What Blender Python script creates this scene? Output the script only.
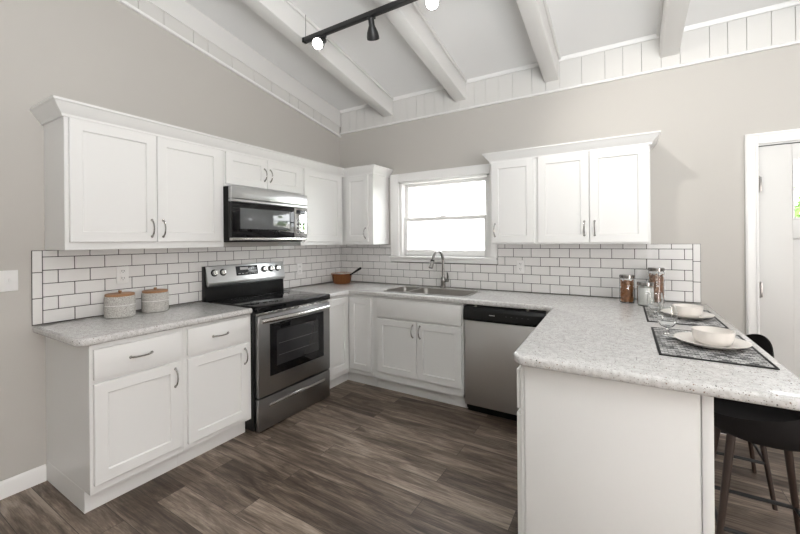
import bpy, bmesh, math, random
from mathutils import Vector, Matrix
for o in list(bpy.data.objects): bpy.data.objects.remove(o)
S = bpy.context.scene
COL = S.collection
R = math.radians
random.seed(7)

# ------------------------------------------------------------------ camera
FPX, PX0, PY0 = 371.4, 400.0, 240.6
YAW, ROLL = 0.5435, -0.0079
cd = bpy.data.cameras.new('camera')
cd.sensor_fit = 'HORIZONTAL'; cd.sensor_width = 36.0
cd.lens = FPX / 800 * 36.0
cd.shift_x = 0.0; cd.shift_y = -(267.0 - PY0) / 800
cd.clip_start = 0.02; cd.clip_end = 200
cam = bpy.data.objects.new('camera', cd); COL.objects.link(cam)
_fw = Vector((-math.sin(YAW), math.cos(YAW), 0)); _rt = Vector((math.cos(YAW), math.sin(YAW), 0)); _up = Vector((0, 0, 1))
_c, _s = math.cos(ROLL), math.sin(ROLL)
_rt2 = _rt * _c + _up * _s; _up2 = _up * _c - _rt * _s
_m = Matrix((_rt2, _up2, -_fw)).transposed().to_4x4()
_m.translation = Vector((2.9263, -3.4572, 1.3932))
cam.matrix_world = _m
S.camera = cam

# ------------------------------------------------------------------ world, exposure
w = bpy.data.worlds.new('sky'); S.world = w; w.use_nodes = True
nt = w.node_tree; bg = nt.nodes['Background']
WORLD = 9.0
tc = nt.nodes.new('ShaderNodeTexCoord'); sp = nt.nodes.new('ShaderNodeSeparateXYZ'); mr = nt.nodes.new('ShaderNodeMapRange')
mx = nt.nodes.new('ShaderNodeMix'); mx.data_type = 'RGBA'
nt.links.new(tc.outputs['Generated'], sp.inputs[0]); nt.links.new(sp.outputs['Y'], mr.inputs['Value'])
mr.inputs['From Min'].default_value = -0.3; mr.inputs['From Max'].default_value = 0.4
mx.inputs[6].default_value = (1.0, 0.92, 0.875, 1); mx.inputs[7].default_value = (0.97, 0.985, 1.0, 1)
nt.links.new(mr.outputs[0], mx.inputs[0]); nt.links.new(mx.outputs[2], bg.inputs['Color'])
bg.inputs['Strength'].default_value = WORLD
S.view_settings.view_transform = 'Standard'; S.view_settings.look = 'None'
S.view_settings.gamma = 1.0; S.view_settings.use_curve_mapping = False
S.view_settings.exposure = 0.06
# the photographer's flash bounced off the ceiling behind the camera
fl = bpy.data.lights.new('bounce_flash', 'AREA'); fl.shape = 'DISK'; fl.size = 2.0; fl.energy = 190; fl.color = (0.93, 0.98, 1.0)
fo = bpy.data.objects.new('bounce_flash', fl); COL.objects.link(fo); fo.location = (4.0, -4.2, 1.6); fo.rotation_euler = (R(180 - 12), 0, 0)

# ------------------------------------------------------------------ materials
def mat(name, col, rough=0.5, metal=0.0, bump=0.0, bscale=40.0, stretch=None, var=0.0, spec=None, coat=0.0):
    m = bpy.data.materials.new(name); m.use_nodes = True
    n, l = m.node_tree.nodes, m.node_tree.links
    b = n['Principled BSDF']
    b.inputs['Base Color'].default_value = (*col, 1); b.inputs['Roughness'].default_value = rough
    b.inputs['Metallic'].default_value = metal
    if spec is not None: b.inputs['Specular IOR Level'].default_value = spec
    if coat: b.inputs['Coat Weight'].default_value = coat; b.inputs['Coat Roughness'].default_value = 0.05
    t = n.new('ShaderNodeTexCoord'); mp = n.new('ShaderNodeMapping'); no = n.new('ShaderNodeTexNoise')
    l.new(t.outputs['Object'], mp.inputs['Vector']); l.new(mp.outputs['Vector'], no.inputs['Vector'])
    no.inputs['Scale'].default_value = bscale
    if stretch: mp.inputs['Scale'].default_value = stretch
    if bump:
        bp = n.new('ShaderNodeBump'); bp.inputs['Strength'].default_value = bump; bp.inputs['Distance'].default_value = 0.002
        l.new(no.outputs['Fac'], bp.inputs['Height']); l.new(bp.outputs['Normal'], b.inputs['Normal'])
    if var:
        mi = n.new('ShaderNodeMix'); mi.data_type = 'RGBA'
        mi.inputs[6].default_value = (*[c * (1 - var) for c in col], 1); mi.inputs[7].default_value = (*[min(1, c * (1 + var)) for c in col], 1)
        l.new(no.outputs['Fac'], mi.inputs[0]); l.new(mi.outputs[2], b.inputs['Base Color'])
    return m

def ramp(n, stops, interp='LINEAR'):
    r = n.new('ShaderNodeValToRGB'); r.color_ramp.interpolation = interp
    e = r.color_ramp.elements
    while len(e) < len(stops): e.new(0.5)
    for i, (p, c) in enumerate(stops):
        e[i].position = p; e[i].color = (*c, 1) if len(c) == 3 else c
    return r

def mat_floor():
    m = bpy.data.materials.new('vinyl_plank'); m.use_nodes = True
    n, l = m.node_tree.nodes, m.node_tree.links; b = n['Principled BSDF']
    t = n.new('ShaderNodeTexCoord')
    br = n.new('ShaderNodeTexBrick'); l.new(t.outputs['Object'], br.inputs['Vector'])
    br.offset = 0.37; br.offset_frequency = 2
    br.inputs['Color1'].default_value = (0, 0, 0, 1); br.inputs['Color2'].default_value = (1, 1, 1, 1)
    br.inputs['Mortar'].default_value = (0.5, 0.5, 0.5, 1)
    br.inputs['Scale'].default_value = 1; br.inputs['Brick Width'].default_value = 1.22; br.inputs['Row Height'].default_value = 0.152
    br.inputs['Mortar Size'].default_value = 0.0016; br.inputs['Mortar Smooth'].default_value = 0.3; br.inputs['Bias'].default_value = 0.0
    # per plank offset of the grain
    sc = n.new('ShaderNodeVectorMath'); sc.operation = 'SCALE'; sc.inputs['Scale'].default_value = 37.0
    l.new(br.outputs['Color'], sc.inputs[0])
    ad = n.new('ShaderNodeVectorMath'); ad.operation = 'ADD'; l.new(t.outputs['Object'], ad.inputs[0]); l.new(sc.outputs[0], ad.inputs[1])
    def noise(scale, stretch, detail, rough, dist=0.0):
        mp = n.new('ShaderNodeMapping'); mp.inputs['Scale'].default_value = stretch
        l.new(ad.outputs[0], mp.inputs['Vector'])
        no = n.new('ShaderNodeTexNoise'); no.inputs['Scale'].default_value = scale; no.inputs['Detail'].default_value = detail
        no.inputs['Roughness'].default_value = rough; no.inputs['Distortion'].default_value = dist
        l.new(mp.outputs[0], no.inputs['Vector']); return no
    n1 = noise(2.6, (0.6, 4.8, 1), 9, 0.66, 0.9); n2 = noise(16, (0.45, 7, 1), 8, 0.72, 0.4)
    r1 = ramp(n, [(0.27, (0.030, 0.019, 0.013)), (0.42, (0.090, 0.063, 0.046)), (0.55, (0.185, 0.140, 0.108)), (0.72, (0.38, 0.31, 0.25))])
    mixf = n.new('ShaderNodeMath'); mixf.operation = 'MULTIPLY_ADD'; mixf.inputs[1].default_value = 0.55
    sub = n.new('ShaderNodeMath'); sub.operation = 'SUBTRACT'; sub.inputs[1].default_value = 0.5
    l.new(n2.outputs['Fac'], sub.inputs[0]); l.new(sub.outputs[0], mixf.inputs[0]); l.new(n1.outputs['Fac'], mixf.inputs[2])
    sepc = n.new('ShaderNodeSeparateColor'); l.new(br.outputs['Color'], sepc.inputs[0])
    tone = n.new('ShaderNodeMath'); tone.operation = 'MULTIPLY_ADD'; tone.inputs[1].default_value = 0.19
    s2 = n.new('ShaderNodeMath'); s2.operation = 'SUBTRACT'; s2.inputs[1].default_value = 0.5
    l.new(sepc.outputs[0], s2.inputs[0]); l.new(s2.outputs[0], tone.inputs[0]); l.new(mixf.outputs[0], tone.inputs[2])
    l.new(tone.outputs[0], r1.inputs['Fac'])
    mm = n.new('ShaderNodeMix'); mm.data_type = 'RGBA'; l.new(br.outputs['Fac'], mm.inputs[0]); l.new(r1.outputs['Color'], mm.inputs[6])
    mm.inputs[7].default_value = (0.03, 0.022, 0.016, 1)
    l.new(mm.outputs[2], b.inputs['Base Color'])
    b.inputs['Roughness'].default_value = 0.46
    bp = n.new('ShaderNodeBump'); bp.inputs['Strength'].default_value = 0.12; bp.inputs['Distance'].default_value = 0.002
    l.new(n2.outputs['Fac'], bp.inputs['Height']); l.new(bp.outputs['Normal'], b.inputs['Normal'])
    return m

def mat_counter():
    m = bpy.data.materials.new('speckled_quartz'); m.use_nodes = True
    n, l = m.node_tree.nodes, m.node_tree.links; b = n['Principled BSDF']
    t = n.new('ShaderNodeTexCoord')
    base = n.new('ShaderNodeTexNoise'); base.inputs['Scale'].default_value = 55; base.inputs['Detail'].default_value = 3
    l.new(t.outputs['Object'], base.inputs['Vector'])
    rb = ramp(n, [(0.35, (0.53, 0.52, 0.51)), (0.5, (0.60, 0.59, 0.58)), (0.65, (0.66, 0.65, 0.64))]); l.new(base.outputs['Fac'], rb.inputs['Fac'])
    cur = rb.outputs['Color']
    for scale, thr, colr, keep in ((170, 0.32, (0.26, 0.235, 0.215), 0.84), (110, 0.27, (0.24, 0.17, 0.13), 0.90), (250, 0.38, (0.42, 0.40, 0.38), 0.74), (85, 0.22, (0.05, 0.045, 0.042), 0.94)):
        v = n.new('ShaderNodeTexVoronoi'); v.inputs['Scale'].default_value = scale; l.new(t.outputs['Object'], v.inputs['Vector'])
        a = n.new('ShaderNodeMath'); a.operation = 'LESS_THAN'; a.inputs[1].default_value = thr; l.new(v.outputs['Distance'], a.inputs[0])
        sc = n.new('ShaderNodeSeparateColor'); l.new(v.outputs['Color'], sc.inputs[0])
        g = n.new('ShaderNodeMath'); g.operation = 'GREATER_THAN'; g.inputs[1].default_value = keep; l.new(sc.outputs[0], g.inputs[0])
        k = n.new('ShaderNodeMath'); k.operation = 'MULTIPLY'; l.new(a.outputs[0], k.inputs[0]); l.new(g.outputs[0], k.inputs[1])
        mx = n.new('ShaderNodeMix'); mx.data_type = 'RGBA'; l.new(k.outputs[0], mx.inputs[0]); l.new(cur, mx.inputs[6]); mx.inputs[7].default_value = (*colr, 1)
        cur = mx.outputs[2]
    l.new(cur, b.inputs['Base Color']); b.inputs['Roughness'].default_value = 0.16
    return m

def mat_glass(name, tint=(1, 1, 1), refl=1.0):
    m = bpy.data.materials.new(name); m.use_nodes = True
    n, l = m.node_tree.nodes, m.node_tree.links
    n.remove(n['Principled BSDF']); out = n['Material Output']
    tr = n.new('ShaderNodeBsdfTransparent'); tr.inputs['Color'].default_value = (*tint, 1)
    gl = n.new('ShaderNodeBsdfGlossy'); gl.inputs['Roughness'].default_value = 0.01
    lw = n.new('ShaderNodeLayerWeight'); lw.inputs['Blend'].default_value = 0.5
    pw = n.new('ShaderNodeMath'); pw.operation = 'POWER'; pw.inputs[1].default_value = 3.5; l.new(lw.outputs['Facing'], pw.inputs[0])
    mu = n.new('ShaderNodeMath'); mu.operation = 'MULTIPLY_ADD'; mu.inputs[1].default_value = 0.85 * refl; mu.inputs[2].default_value = 0.07 * refl; l.new(pw.outputs[0], mu.inputs[0])
    ms = n.new('ShaderNodeMixShader'); l.new(mu.outputs[0], ms.inputs[0]); l.new(tr.outputs[0], ms.inputs[1]); l.new(gl.outputs[0], ms.inputs[2])
    l.new(ms.outputs[0], out.inputs['Surface'])
    return m

def mat_emit(name, col, strength):
    m = bpy.data.materials.new(name); m.use_nodes = True
    b = m.node_tree.nodes['Principled BSDF']
    b.inputs['Emission Color'].default_value = (*col, 1); b.inputs['Emission Strength'].default_value = strength
    return m

def mat_weave():
    m = bpy.data.materials.new('woven_placemat'); m.use_nodes = True
    n, l = m.node_tree.nodes, m.node_tree.links; b = n['Principled BSDF']
    t = n.new('ShaderNodeTexCoord'); no = n.new('ShaderNodeTexNoise'); no.inputs['Scale'].default_value = 14
    l.new(t.outputs['Object'], no.inputs['Vector'])
    br = n.new('ShaderNodeTexBrick'); br.inputs['Scale'].default_value = 1; br.inputs['Brick Width'].default_value = 0.026; br.inputs['Row Height'].default_value = 0.013
    br.inputs['Color1'].default_value = (0.03, 0.03, 0.032, 1); br.inputs['Color2'].default_value = (0.62, 0.61, 0.60, 1)
    br.inputs['Mortar'].default_value = (0.02, 0.02, 0.022, 1); br.inputs['Mortar Size'].default_value = 0.0012; br.inputs['Bias'].default_value = 0.0
    l.new(t.outputs['Object'], br.inputs['Vector']); l.new(br.outputs['Color'], b.inputs['Base Color'])
    b.inputs['Roughness'].default_value = 0.85
    return m

def mat_speckle_ceramic():
    m = bpy.data.materials.new('knit_textured_ceramic'); m.use_nodes = True
    n, l = m.node_tree.nodes, m.node_tree.links; b = n['Principled BSDF']
    t = n.new('ShaderNodeTexCoord'); no = n.new('ShaderNodeTexNoise'); no.inputs['Scale'].default_value = 300; no.inputs['Detail'].default_value = 1
    l.new(t.outputs['Object'], no.inputs['Vector'])
    r = ramp(n, [(0.36, (0.30, 0.285, 0.265)), (0.52, (0.50, 0.485, 0.46)), (0.66, (0.68, 0.66, 0.635))]); l.new(no.outputs['Fac'], r.inputs['Fac'])
    l.new(r.outputs['Color'], b.inputs['Base Color']); b.inputs['Roughness'].default_value = 0.8
    bp = n.new('ShaderNodeBump'); bp.inputs['Strength'].default_value = 0.5; bp.inputs['Distance'].default_value = 0.003
    l.new(no.outputs['Fac'], bp.inputs['Height']); l.new(bp.outputs['Normal'], b.inputs['Normal'])
    return m

M = dict(
    cab=mat('cabinet_white_paint', (0.76, 0.755, 0.745), 0.34, bump=0.02, bscale=160),
    wall=mat('greige_wall_paint', (0.520, 0.497, 0.467), 0.75, bump=0.08, bscale=260),
    ceil=mat('ceiling_paint', (0.81, 0.805, 0.80), 0.8, bump=0.05, bscale=30),
    trim=mat('white_trim_paint', (0.84, 0.83, 0.82), 0.38, bump=0.02, bscale=90),
    doorpaint=mat('door_paint', (0.70, 0.69, 0.675), 0.4, bump=0.02, bscale=90),
    board=mat('painted_board', (0.68, 0.668, 0.648), 0.5, bump=0.12, bscale=30, stretch=(6, 6, 0.6)),
    beam=mat('painted_beam', (0.76, 0.75, 0.735), 0.45, bump=0.25, bscale=14, stretch=(4, 0.5, 4)),
    gap=mat('board_gap_shadow_paint', (0.16, 0.155, 0.15), 0.8),
    tile=mat('white_glazed_tile', (0.76, 0.745, 0.735), 0.12, bump=0.10, bscale=12, var=0.03),
    grout=mat('dark_grout', (0.085, 0.08, 0.078), 0.9, bump=0.1, bscale=300),
    steel=mat('brushed_stainless', (0.58, 0.585, 0.59), 0.30, 1.0, bump=0.05, bscale=60, stretch=(0.4, 0.4, 14), var=0.05),
    steelh=mat('polished_stainless', (0.66, 0.65, 0.63), 0.18, 1.0, bump=0.03, bscale=60, stretch=(0.3, 14, 14)),
    ovensteel=mat('dark_brushed_stainless', (0.34, 0.34, 0.34), 0.32, 1.0, bump=0.05, bscale=60, stretch=(0.4, 0.4, 14), var=0.05),
    mirrorsteel=mat('mirror_finish_panel', (0.62, 0.62, 0.62), 0.07, 1.0, var=0.03),
    sinkm=mat('sink_stainless', (0.30, 0.285, 0.27), 0.32, 1.0, bump=0.03, bscale=70),
    chrome=mat('polished_nickel', (0.40, 0.39, 0.375), 0.12, 1.0, bump=0.0, var=0.02),
    faucet=mat('brushed_nickel', (0.34, 0.33, 0.32), 0.26, 1.0, var=0.03),
    black=mat('black_plastic', (0.010, 0.010, 0.010), 0.35, bump=0.02, bscale=300, spec=0.25),
    blackmetal=mat('black_powder_metal', (0.013, 0.013, 0.014), 0.45, bump=0.05, bscale=400),
    blackglass=mat('black_glass', (0.005, 0.005, 0.006), 0.04, var=0.02, spec=0.35),
    ovenglass=mat('oven_window_glass', (0.022, 0.022, 0.024), 0.05, var=0.05),
    mwglass=mat('microwave_window_screen', (0.10, 0.105, 0.11), 0.06, var=0.05, coat=0.5),
    ring=mat('burner_ring_print', (0.12, 0.12, 0.125), 0.2, var=0.02),
    display=mat('display_glass', (0.02, 0.023, 0.026), 0.08, var=0.2, bscale=80),
    legend=mat('grey_print', (0.45, 0.45, 0.45), 0.5, var=0.02),
    counter=mat_counter(), floor=mat_floor(), weave=mat_weave(), canister=mat_speckle_ceramic(),
    piping=mat('black_placemat_binding', (0.015, 0.015, 0.016), 0.8, bump=0.2, bscale=400),
    wood=mat('acacia_lid_wood', (0.36, 0.19, 0.095), 0.5, bump=0.1, bscale=30, stretch=(1, 8, 8), var=0.3),
    walnut=mat('dark_walnut', (0.028, 0.015, 0.010), 0.5, bump=0.1, bscale=40, stretch=(8, 8, 0.7), var=0.3),
    copper=mat('hammered_copper', (0.36, 0.15, 0.065), 0.13, 1.0, bump=0.06, bscale=60, var=0.15),
    copperin=mat('bright_copper_rim', (0.80, 0.46, 0.30), 0.25, 1.0, var=0.05),
    ceramic=mat('cream_white_ceramic', (0.78, 0.74, 0.70), 0.22, bump=0.03, bscale=20),
    shell=mat('charcoal_stool_shell', (0.013, 0.0115, 0.0115), 0.7, bump=0.1, bscale=500, spec=0.12),
    plate=mat('white_plastic_plate', (0.80, 0.79, 0.78), 0.3, bump=0.01),
    slot=mat('dark_slot', (0.03, 0.03, 0.03), 0.6, var=0.02),
    pasta=mat('dry_pasta', (0.36, 0.14, 0.045), 0.6, var=0.6, bscale=45),
    nuts=mat('mixed_nuts', (0.36, 0.19, 0.11), 0.6, var=0.9, bscale=70),
    flour=mat('white_flour', (0.82, 0.81, 0.79), 0.9, bump=0.2, bscale=120),
    glass=mat('clear_glassware', (0.97, 0.98, 0.975), 0.0),
    dwsteel=mat('satin_stainless', (0.60, 0.595, 0.59), 0.42, 1.0, bump=0.04, bscale=60, stretch=(14, 14, 0.3), var=0.04),
    pane=mat_glass('window_pane_glass', (0.98, 0.99, 0.99), 0.6),
    bulb=mat_emit('glowing_bulb', (1.0, 0.97, 0.92), 14.0),
    leaf=mat('spring_leaves', (0.16, 0.30, 0.07), 0.6, var=0.5, bscale=6),
    lawn=mat('pale_gravel', (0.62, 0.62, 0.58), 0.9, bump=0.3, bscale=60, var=0.3),
    bark=mat('tree_bark', (0.16, 0.12, 0.09), 0.9, bump=0.4, bscale=30, var=0.3),
    siding=mat('pale_house_siding', (0.86, 0.86, 0.86), 0.7, bump=0.4, bscale=3, stretch=(0.01, 0.01, 12)),
    roofing=mat('grey_shingles', (0.66, 0.66, 0.67), 0.9, bump=0.4, bscale=20, var=0.15),
    housewin=mat('house_window_dark', (0.42, 0.43, 0.44), 0.2, var=0.1),
)

g_ = M['glass'].node_tree.nodes['Principled BSDF']; g_.inputs['Transmission Weight'].default_value = 1.0; g_.inputs['IOR'].default_value = 1.45
# ------------------------------------------------------------------ mesh building helpers
class MB:
    def __init__(s): s.bm = bmesh.new(); s.mats = []
    def _slot(s, m):
        if m not in s.mats: s.mats.append(m)
        return s.mats.index(m)
    def _merge(s, bm, mtx=None, m=None):
        if mtx is not None: bmesh.ops.transform(bm, matrix=mtx, verts=bm.verts)
        bmesh.ops.recalc_face_normals(bm, faces=bm.faces)
        if m is not None:
            i = s._slot(m)
            for f in bm.faces: f.material_index = i
        me = bpy.data.meshes.new('t'); bm.to_mesh(me); bm.free(); s.bm.from_mesh(me); bpy.data.meshes.remove(me)
        return s
    def box(s, x0, x1, y0, y1, z0, z1, bev=0.0, seg=2, mtx=None, m=None):
        bm = bmesh.new(); bmesh.ops.create_cube(bm, size=1)
        bmesh.ops.scale(bm, vec=(x1 - x0, y1 - y0, z1 - z0), verts=bm.verts)
        bmesh.ops.translate(bm, vec=((x0 + x1) / 2, (y0 + y1) / 2, (z0 + z1) / 2), verts=bm.verts)
        if bev: bmesh.ops.bevel(bm, geom=list(bm.edges), offset=bev, segments=seg, affect='EDGES', profile=0.5)
        return s._merge(bm, mtx, m)
    def prism(s, poly, axis, a0, a1, bev=0.0, mtx=None, m=None):
        """poly: 2D points; axis: the axis it is extruded along ('x': (y,z), 'y': (x,z), 'z': (x,y))"""
        bm = bmesh.new()
        def P(p, a): return {'x': (a, p[0], p[1]), 'y': (p[0], a, p[1]), 'z': (p[0], p[1], a)}[axis]
        lo = [bm.verts.new(P(p, a0)) for p in poly]; hi = [bm.verts.new(P(p, a1)) for p in poly]
        bm.faces.new(lo); bm.faces.new(hi); n = len(poly)
        for i in range(n): bm.faces.new((lo[i], lo[(i + 1) % n], hi[(i + 1) % n], hi[i]))
        bmesh.ops.recalc_face_normals(bm, faces=bm.faces)
        if bev: bmesh.ops.bevel(bm, geom=list(bm.edges), offset=bev, segments=2, affect='EDGES', profile=0.5)
        return s._merge(bm, mtx, m)
    def lathe(s, prof, cx=0, cy=0, seg=40, mtx=None, m=None):
        bm = bmesh.new(); rings = []
        for (r, z) in prof:
            if r < 1e-5: rings.append([bm.verts.new((cx, cy, z))])
            else: rings.append([bm.verts.new((cx + r * math.cos(2 * math.pi * k / seg), cy + r * math.sin(2 * math.pi * k / seg), z)) for k in range(seg)])
        for a, b in zip(rings[:-1], rings[1:]):
            for k in range(seg):
                k2 = (k + 1) % seg
                if len(a) == 1 and len(b) == 1: continue
                if len(a) == 1: bm.faces.new((a[0], b[k], b[k2]))
                elif len(b) == 1: bm.faces.new((a[k], a[k2], b[0]))
                else: bm.faces.new((a[k], a[k2], b[k2], b[k]))
        return s._merge(bm, mtx, m)
    def tube(s, pts, rad, seg=12, flat=1.0, mtx=None, m=None):
        pts = [Vector(p) for p in pts]; n = len(pts)
        rr = rad if isinstance(rad, (list, tuple)) else [rad] * n
        bm = bmesh.new(); rings = []; prev = None
        for i, p in enumerate(pts):
            t = (pts[min(i + 1, n - 1)] - pts[max(i - 1, 0)]).normalized()
            if prev is None:
                a = Vector((0, 0, 1)) if abs(t.z) < 0.9 else Vector((1, 0, 0)); u = t.cross(a).normalized()
            else:
                u = (prev - t * prev.dot(t)).normalized()
            v = t.cross(u); prev = u
            rings.append([bm.verts.new(p + (u * math.cos(2 * math.pi * k / seg) + v * math.sin(2 * math.pi * k / seg) * flat) * rr[i]) for k in range(seg)])
        for a, b in zip(rings[:-1], rings[1:]):
            for k in range(seg): bm.faces.new((a[k], a[(k + 1) % seg], b[(k + 1) % seg], b[k]))
        bm.faces.new(rings[0]); bm.faces.new(rings[-1])
        return s._merge(bm, mtx, m)
    def sphere(s, c, r, sub=2, sc=(1, 1, 1), mtx=None, m=None):
        bm = bmesh.new(); bmesh.ops.create_icosphere(bm, subdivisions=sub, radius=r)
        bmesh.ops.scale(bm, vec=sc, verts=bm.verts); bmesh.ops.translate(bm, vec=c, verts=bm.verts)
        return s._merge(bm, mtx, m)
    def shaker(s, x0, x1, z0, z1, yf, t=0.02, rail=0.058, rec=0.009):
        """a recessed-panel door: front face at yf (looking down -y), back at yf+t"""
        bm = bmesh.new()
        def ring(i, y): return [bm.verts.new(p) for p in ((x0 + i, y, z0 + i), (x1 - i, y, z0 + i), (x1 - i, y, z1 - i), (x0 + i, y, z1 - i))]
        rs = [ring(0, yf + t), ring(0, yf + 0.0025), ring(0.0025, yf), ring(rail, yf), ring(rail + 0.005, yf + rec)]
        for a, b in zip(rs[:-1], rs[1:]):
            for k in range(4): bm.faces.new((a[k], a[(k + 1) % 4], b[(k + 1) % 4], b[k]))
        bm.faces.new(rs[0]); bm.faces.new(rs[-1])
        return s._merge(bm)
    def pull(s, x, z, yf, L=0.105, vert=True):
        """an arched bar pull with flared feet"""
        pts, rr = [], []
        for k in range(15):
            a = k / 14; u = (a - 0.5) * L; d = 0.030 * math.sin(math.pi * a) ** 0.55
            pts.append((x, yf - 0.001 - d, z + u) if vert else (x + u, yf - 0.001 - d, z))
            rr.append(0.0042 + 0.0022 * abs(2 * a - 1) ** 3)
        s.tube(pts, rr, 10)
        for sg in (-1, 1):
            c = (x, yf - 0.003, z + sg * L / 2) if vert else (x + sg * L / 2, yf - 0.003, z)
            s.sphere(c, 0.0085, 2, (1, 0.5, 1))
        return s
    def build(s, name, material=None, parent=None, loc=(0, 0, 0), smooth=True, ang=35):
        me = bpy.data.meshes.new(name)
        if smooth:
            for f in s.bm.faces: f.smooth = True
        s.bm.to_mesh(me); s.bm.free()
        if smooth: me.set_sharp_from_angle(angle=R(ang))
        if s.mats:
            for m in s.mats: me.materials.append(m)
        else: me.materials.append(material)
        o = bpy.data.objects.new(name, me); COL.objects.link(o); o.location = loc
        if parent: o.parent = parent
        return o

def thing(name, label, cat, loc=(0, 0, 0), rz=0.0, group=None):
    o = bpy.data.objects.new(name, None); o.empty_display_size = 0.05; COL.objects.link(o)
    o.location = loc; o.rotation_euler = (0, 0, rz); o['label'] = label; o['category'] = cat
    if group: o['group'] = group
    return o
def tag(o, label, cat, group=None, kind=None):
    o['label'] = label; o['category'] = cat
    if group: o['group'] = group
    if kind: o['kind'] = kind
    return o
def struct(o, label=None, cat=None):
    o['kind'] = 'structure'
    if label: o['label'] = label
    if cat: o['category'] = cat
    return o
def plabel(o, t): o['label'] = t; return o
def copy_thing(root, loc, rz=None, label=None, scale=None):
    r = root.copy(); COL.objects.link(r); r.location = loc
    if rz is not None: r.rotation_euler = (0, 0, rz)
    if label: r['label'] = label
    for ch in list(root.children):
        c = ch.copy(); COL.objects.link(c); c.parent = r
        for g in list(ch.children):
            d = g.copy(); COL.objects.link(d); d.parent = c
    return r
def fillet_poly(pts, rad, n=8):
    out = []; N = len(pts)
    for i in range(N):
        p = Vector(pts[i]); r = rad[i]
        if r <= 0: out.append(tuple(p)); continue
        a = (Vector(pts[i - 1]) - p).normalized(); b = (Vector(pts[(i + 1) % N]) - p).normalized()
        ang = a.angle(b); d = r / math.tan(ang / 2); c = p + (a + b).normalized() * (r / math.sin(ang / 2))
        s0 = p + a * d - c; s1 = p + b * d - c; tot = s0.angle(s1)
        sgn = 1 if s0.x * s1.y - s0.y * s1.x > 0 else -1
        for k in range(n + 1):
            t = tot * k / n * sgn
            out.append((c.x + s0.x * math.cos(t) - s0.y * math.sin(t), c.y + s0.x * math.sin(t) + s0.y * math.cos(t)))
    return out
def slab(name, loops, z0, z1, bev, material, parent=None):
    """flat slab from 2D outlines (the later ones are holes) with rounded edges"""
    cu = bpy.data.curves.new(name, 'CURVE'); cu.dimensions = '2D'; cu.fill_mode = 'BOTH'
    for lp in loops:
        sp = cu.splines.new('POLY'); sp.points.add(len(lp) - 1)
        for i, p in enumerate(lp): sp.points[i].co = (p[0], p[1], 0, 1)
        sp.use_cyclic_u = True
    cu.bevel_depth = bev; cu.bevel_resolution = 3; cu.extrude = (z1 - z0) / 2 - bev; cu.offset = -bev
    tmp = bpy.data.objects.new('t', cu); COL.objects.link(tmp)
    dg = bpy.context.evaluated_depsgraph_get(); dg.update()
    me = bpy.data.meshes.new_from_object(tmp.evaluated_get(dg)); bpy.data.objects.remove(tmp)
    for v in me.vertices: v.co.z += (z0 + z1) / 2
    me.name = name
    bm = bmesh.new(); bm.from_mesh(me); bmesh.ops.remove_doubles(bm, verts=bm.verts, dist=1e-5)
    for f in bm.faces: f.smooth = True
    bm.to_mesh(me); bm.free(); me.set_sharp_from_angle(angle=R(50))
    me.materials.clear(); me.materials.append(material)
    o = bpy.data.objects.new(name, me); COL.objects.link(o)
    if parent: o.parent = parent
    return o
def sweep_profile(mb, path, prof):
    """path: 2D corners (x,y) with the outside on the right hand; prof: closed list of (out, z)"""
    bm = bmesh.new(); rings = []; n = len(path)
    for i, p in enumerate(path):
        p = Vector(p); ns = []
        if i > 0: d = (p - Vector(path[i - 1])).normalized(); ns.append(Vector((d.y, -d.x)))
        if i < n - 1: d = (Vector(path[i + 1]) - p).normalized(); ns.append(Vector((d.y, -d.x)))
        if len(ns) == 2: mvec = (ns[0] + ns[1]) / (1 + ns[0].dot(ns[1]))
        else: mvec = ns[0]
        rings.append([bm.verts.new((p.x + mvec.x * o, p.y + mvec.y * o, z)) for o, z in prof])
    m = len(prof)
    for a, b in zip(rings[:-1], rings[1:]):
        for k in range(m): bm.faces.new((a[k], a[(k + 1) % m], b[(k + 1) % m], b[k]))
    bm.faces.new(rings[0]); bm.faces.new(rings[-1])
    return mb._merge(bm)

# ------------------------------------------------------------------ the room
SL = 0.172                      # ceiling rise per metre towards the camera
ZC, ZB = 2.952, 2.764           # ceiling and beam underside where they meet the back wall
YF, XR = -5.2, 6.6
CT = 0.918                      # countertop height
def zc(y): return ZC - SL * y
def zb(y): return ZB - SL * y
struct(MB().box(-0.12, XR, YF, 0.14, -0.1, 0.0).build('floor', M['floor'], smooth=False), 'grey brown wood look plank floor', 'floor')
struct(MB().prism([(YF, 0), (0.14, 0), (0.14, zc(0.14)), (YF, zc(YF))], 'x', -0.12, 0.0).build('wall_left', M['wall'], smooth=False), 'greige painted left wall behind the range', 'wall')
WX0, WX1, WZ0, WZ1 = 0.835, 1.838, 1.222, 2.024
mb = MB()
mb.box(0, XR, YF - 0.12, YF, 0, zc(YF))
struct(mb.build('wall_front', M['wall'], smooth=False), 'plain greige wall behind the camera', 'wall')
mb = MB(); ztop = zc(YF) + 0.1
for a in ((YF, -5.0, 0, 2.2), (-3.3, 0.14, 0, 2.2)): mb.box(XR, XR + 0.12, a[0], a[1], a[2], a[3])
mb.prism([(YF, 2.2), (0.14, 2.2), (0.14, zc(0.14)), (YF, zc(YF))], 'x', XR, XR + 0.12)
struct(mb.build('wall_right', M['wall'], smooth=False), 'greige wall with a wide opening far right of the kitchen', 'wall')
DX0, DX1, DZ1 = 3.705, 4.54, 2.034
mb = MB(); T = 0.14
for a in ((0, WX0, 0, ZC), (WX0, WX1, 0, WZ0), (WX0, WX1, WZ1, ZC), (WX1, DX0, 0, ZC), (DX0, DX1, DZ1, ZC), (DX1, XR, 0, ZC)):
    mb.box(a[0], a[1], 0, T, a[2], a[3])
struct(mb.build('wall_back', M['wall'], smooth=False), 'greige painted back wall with the window and door', 'wall')
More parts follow.
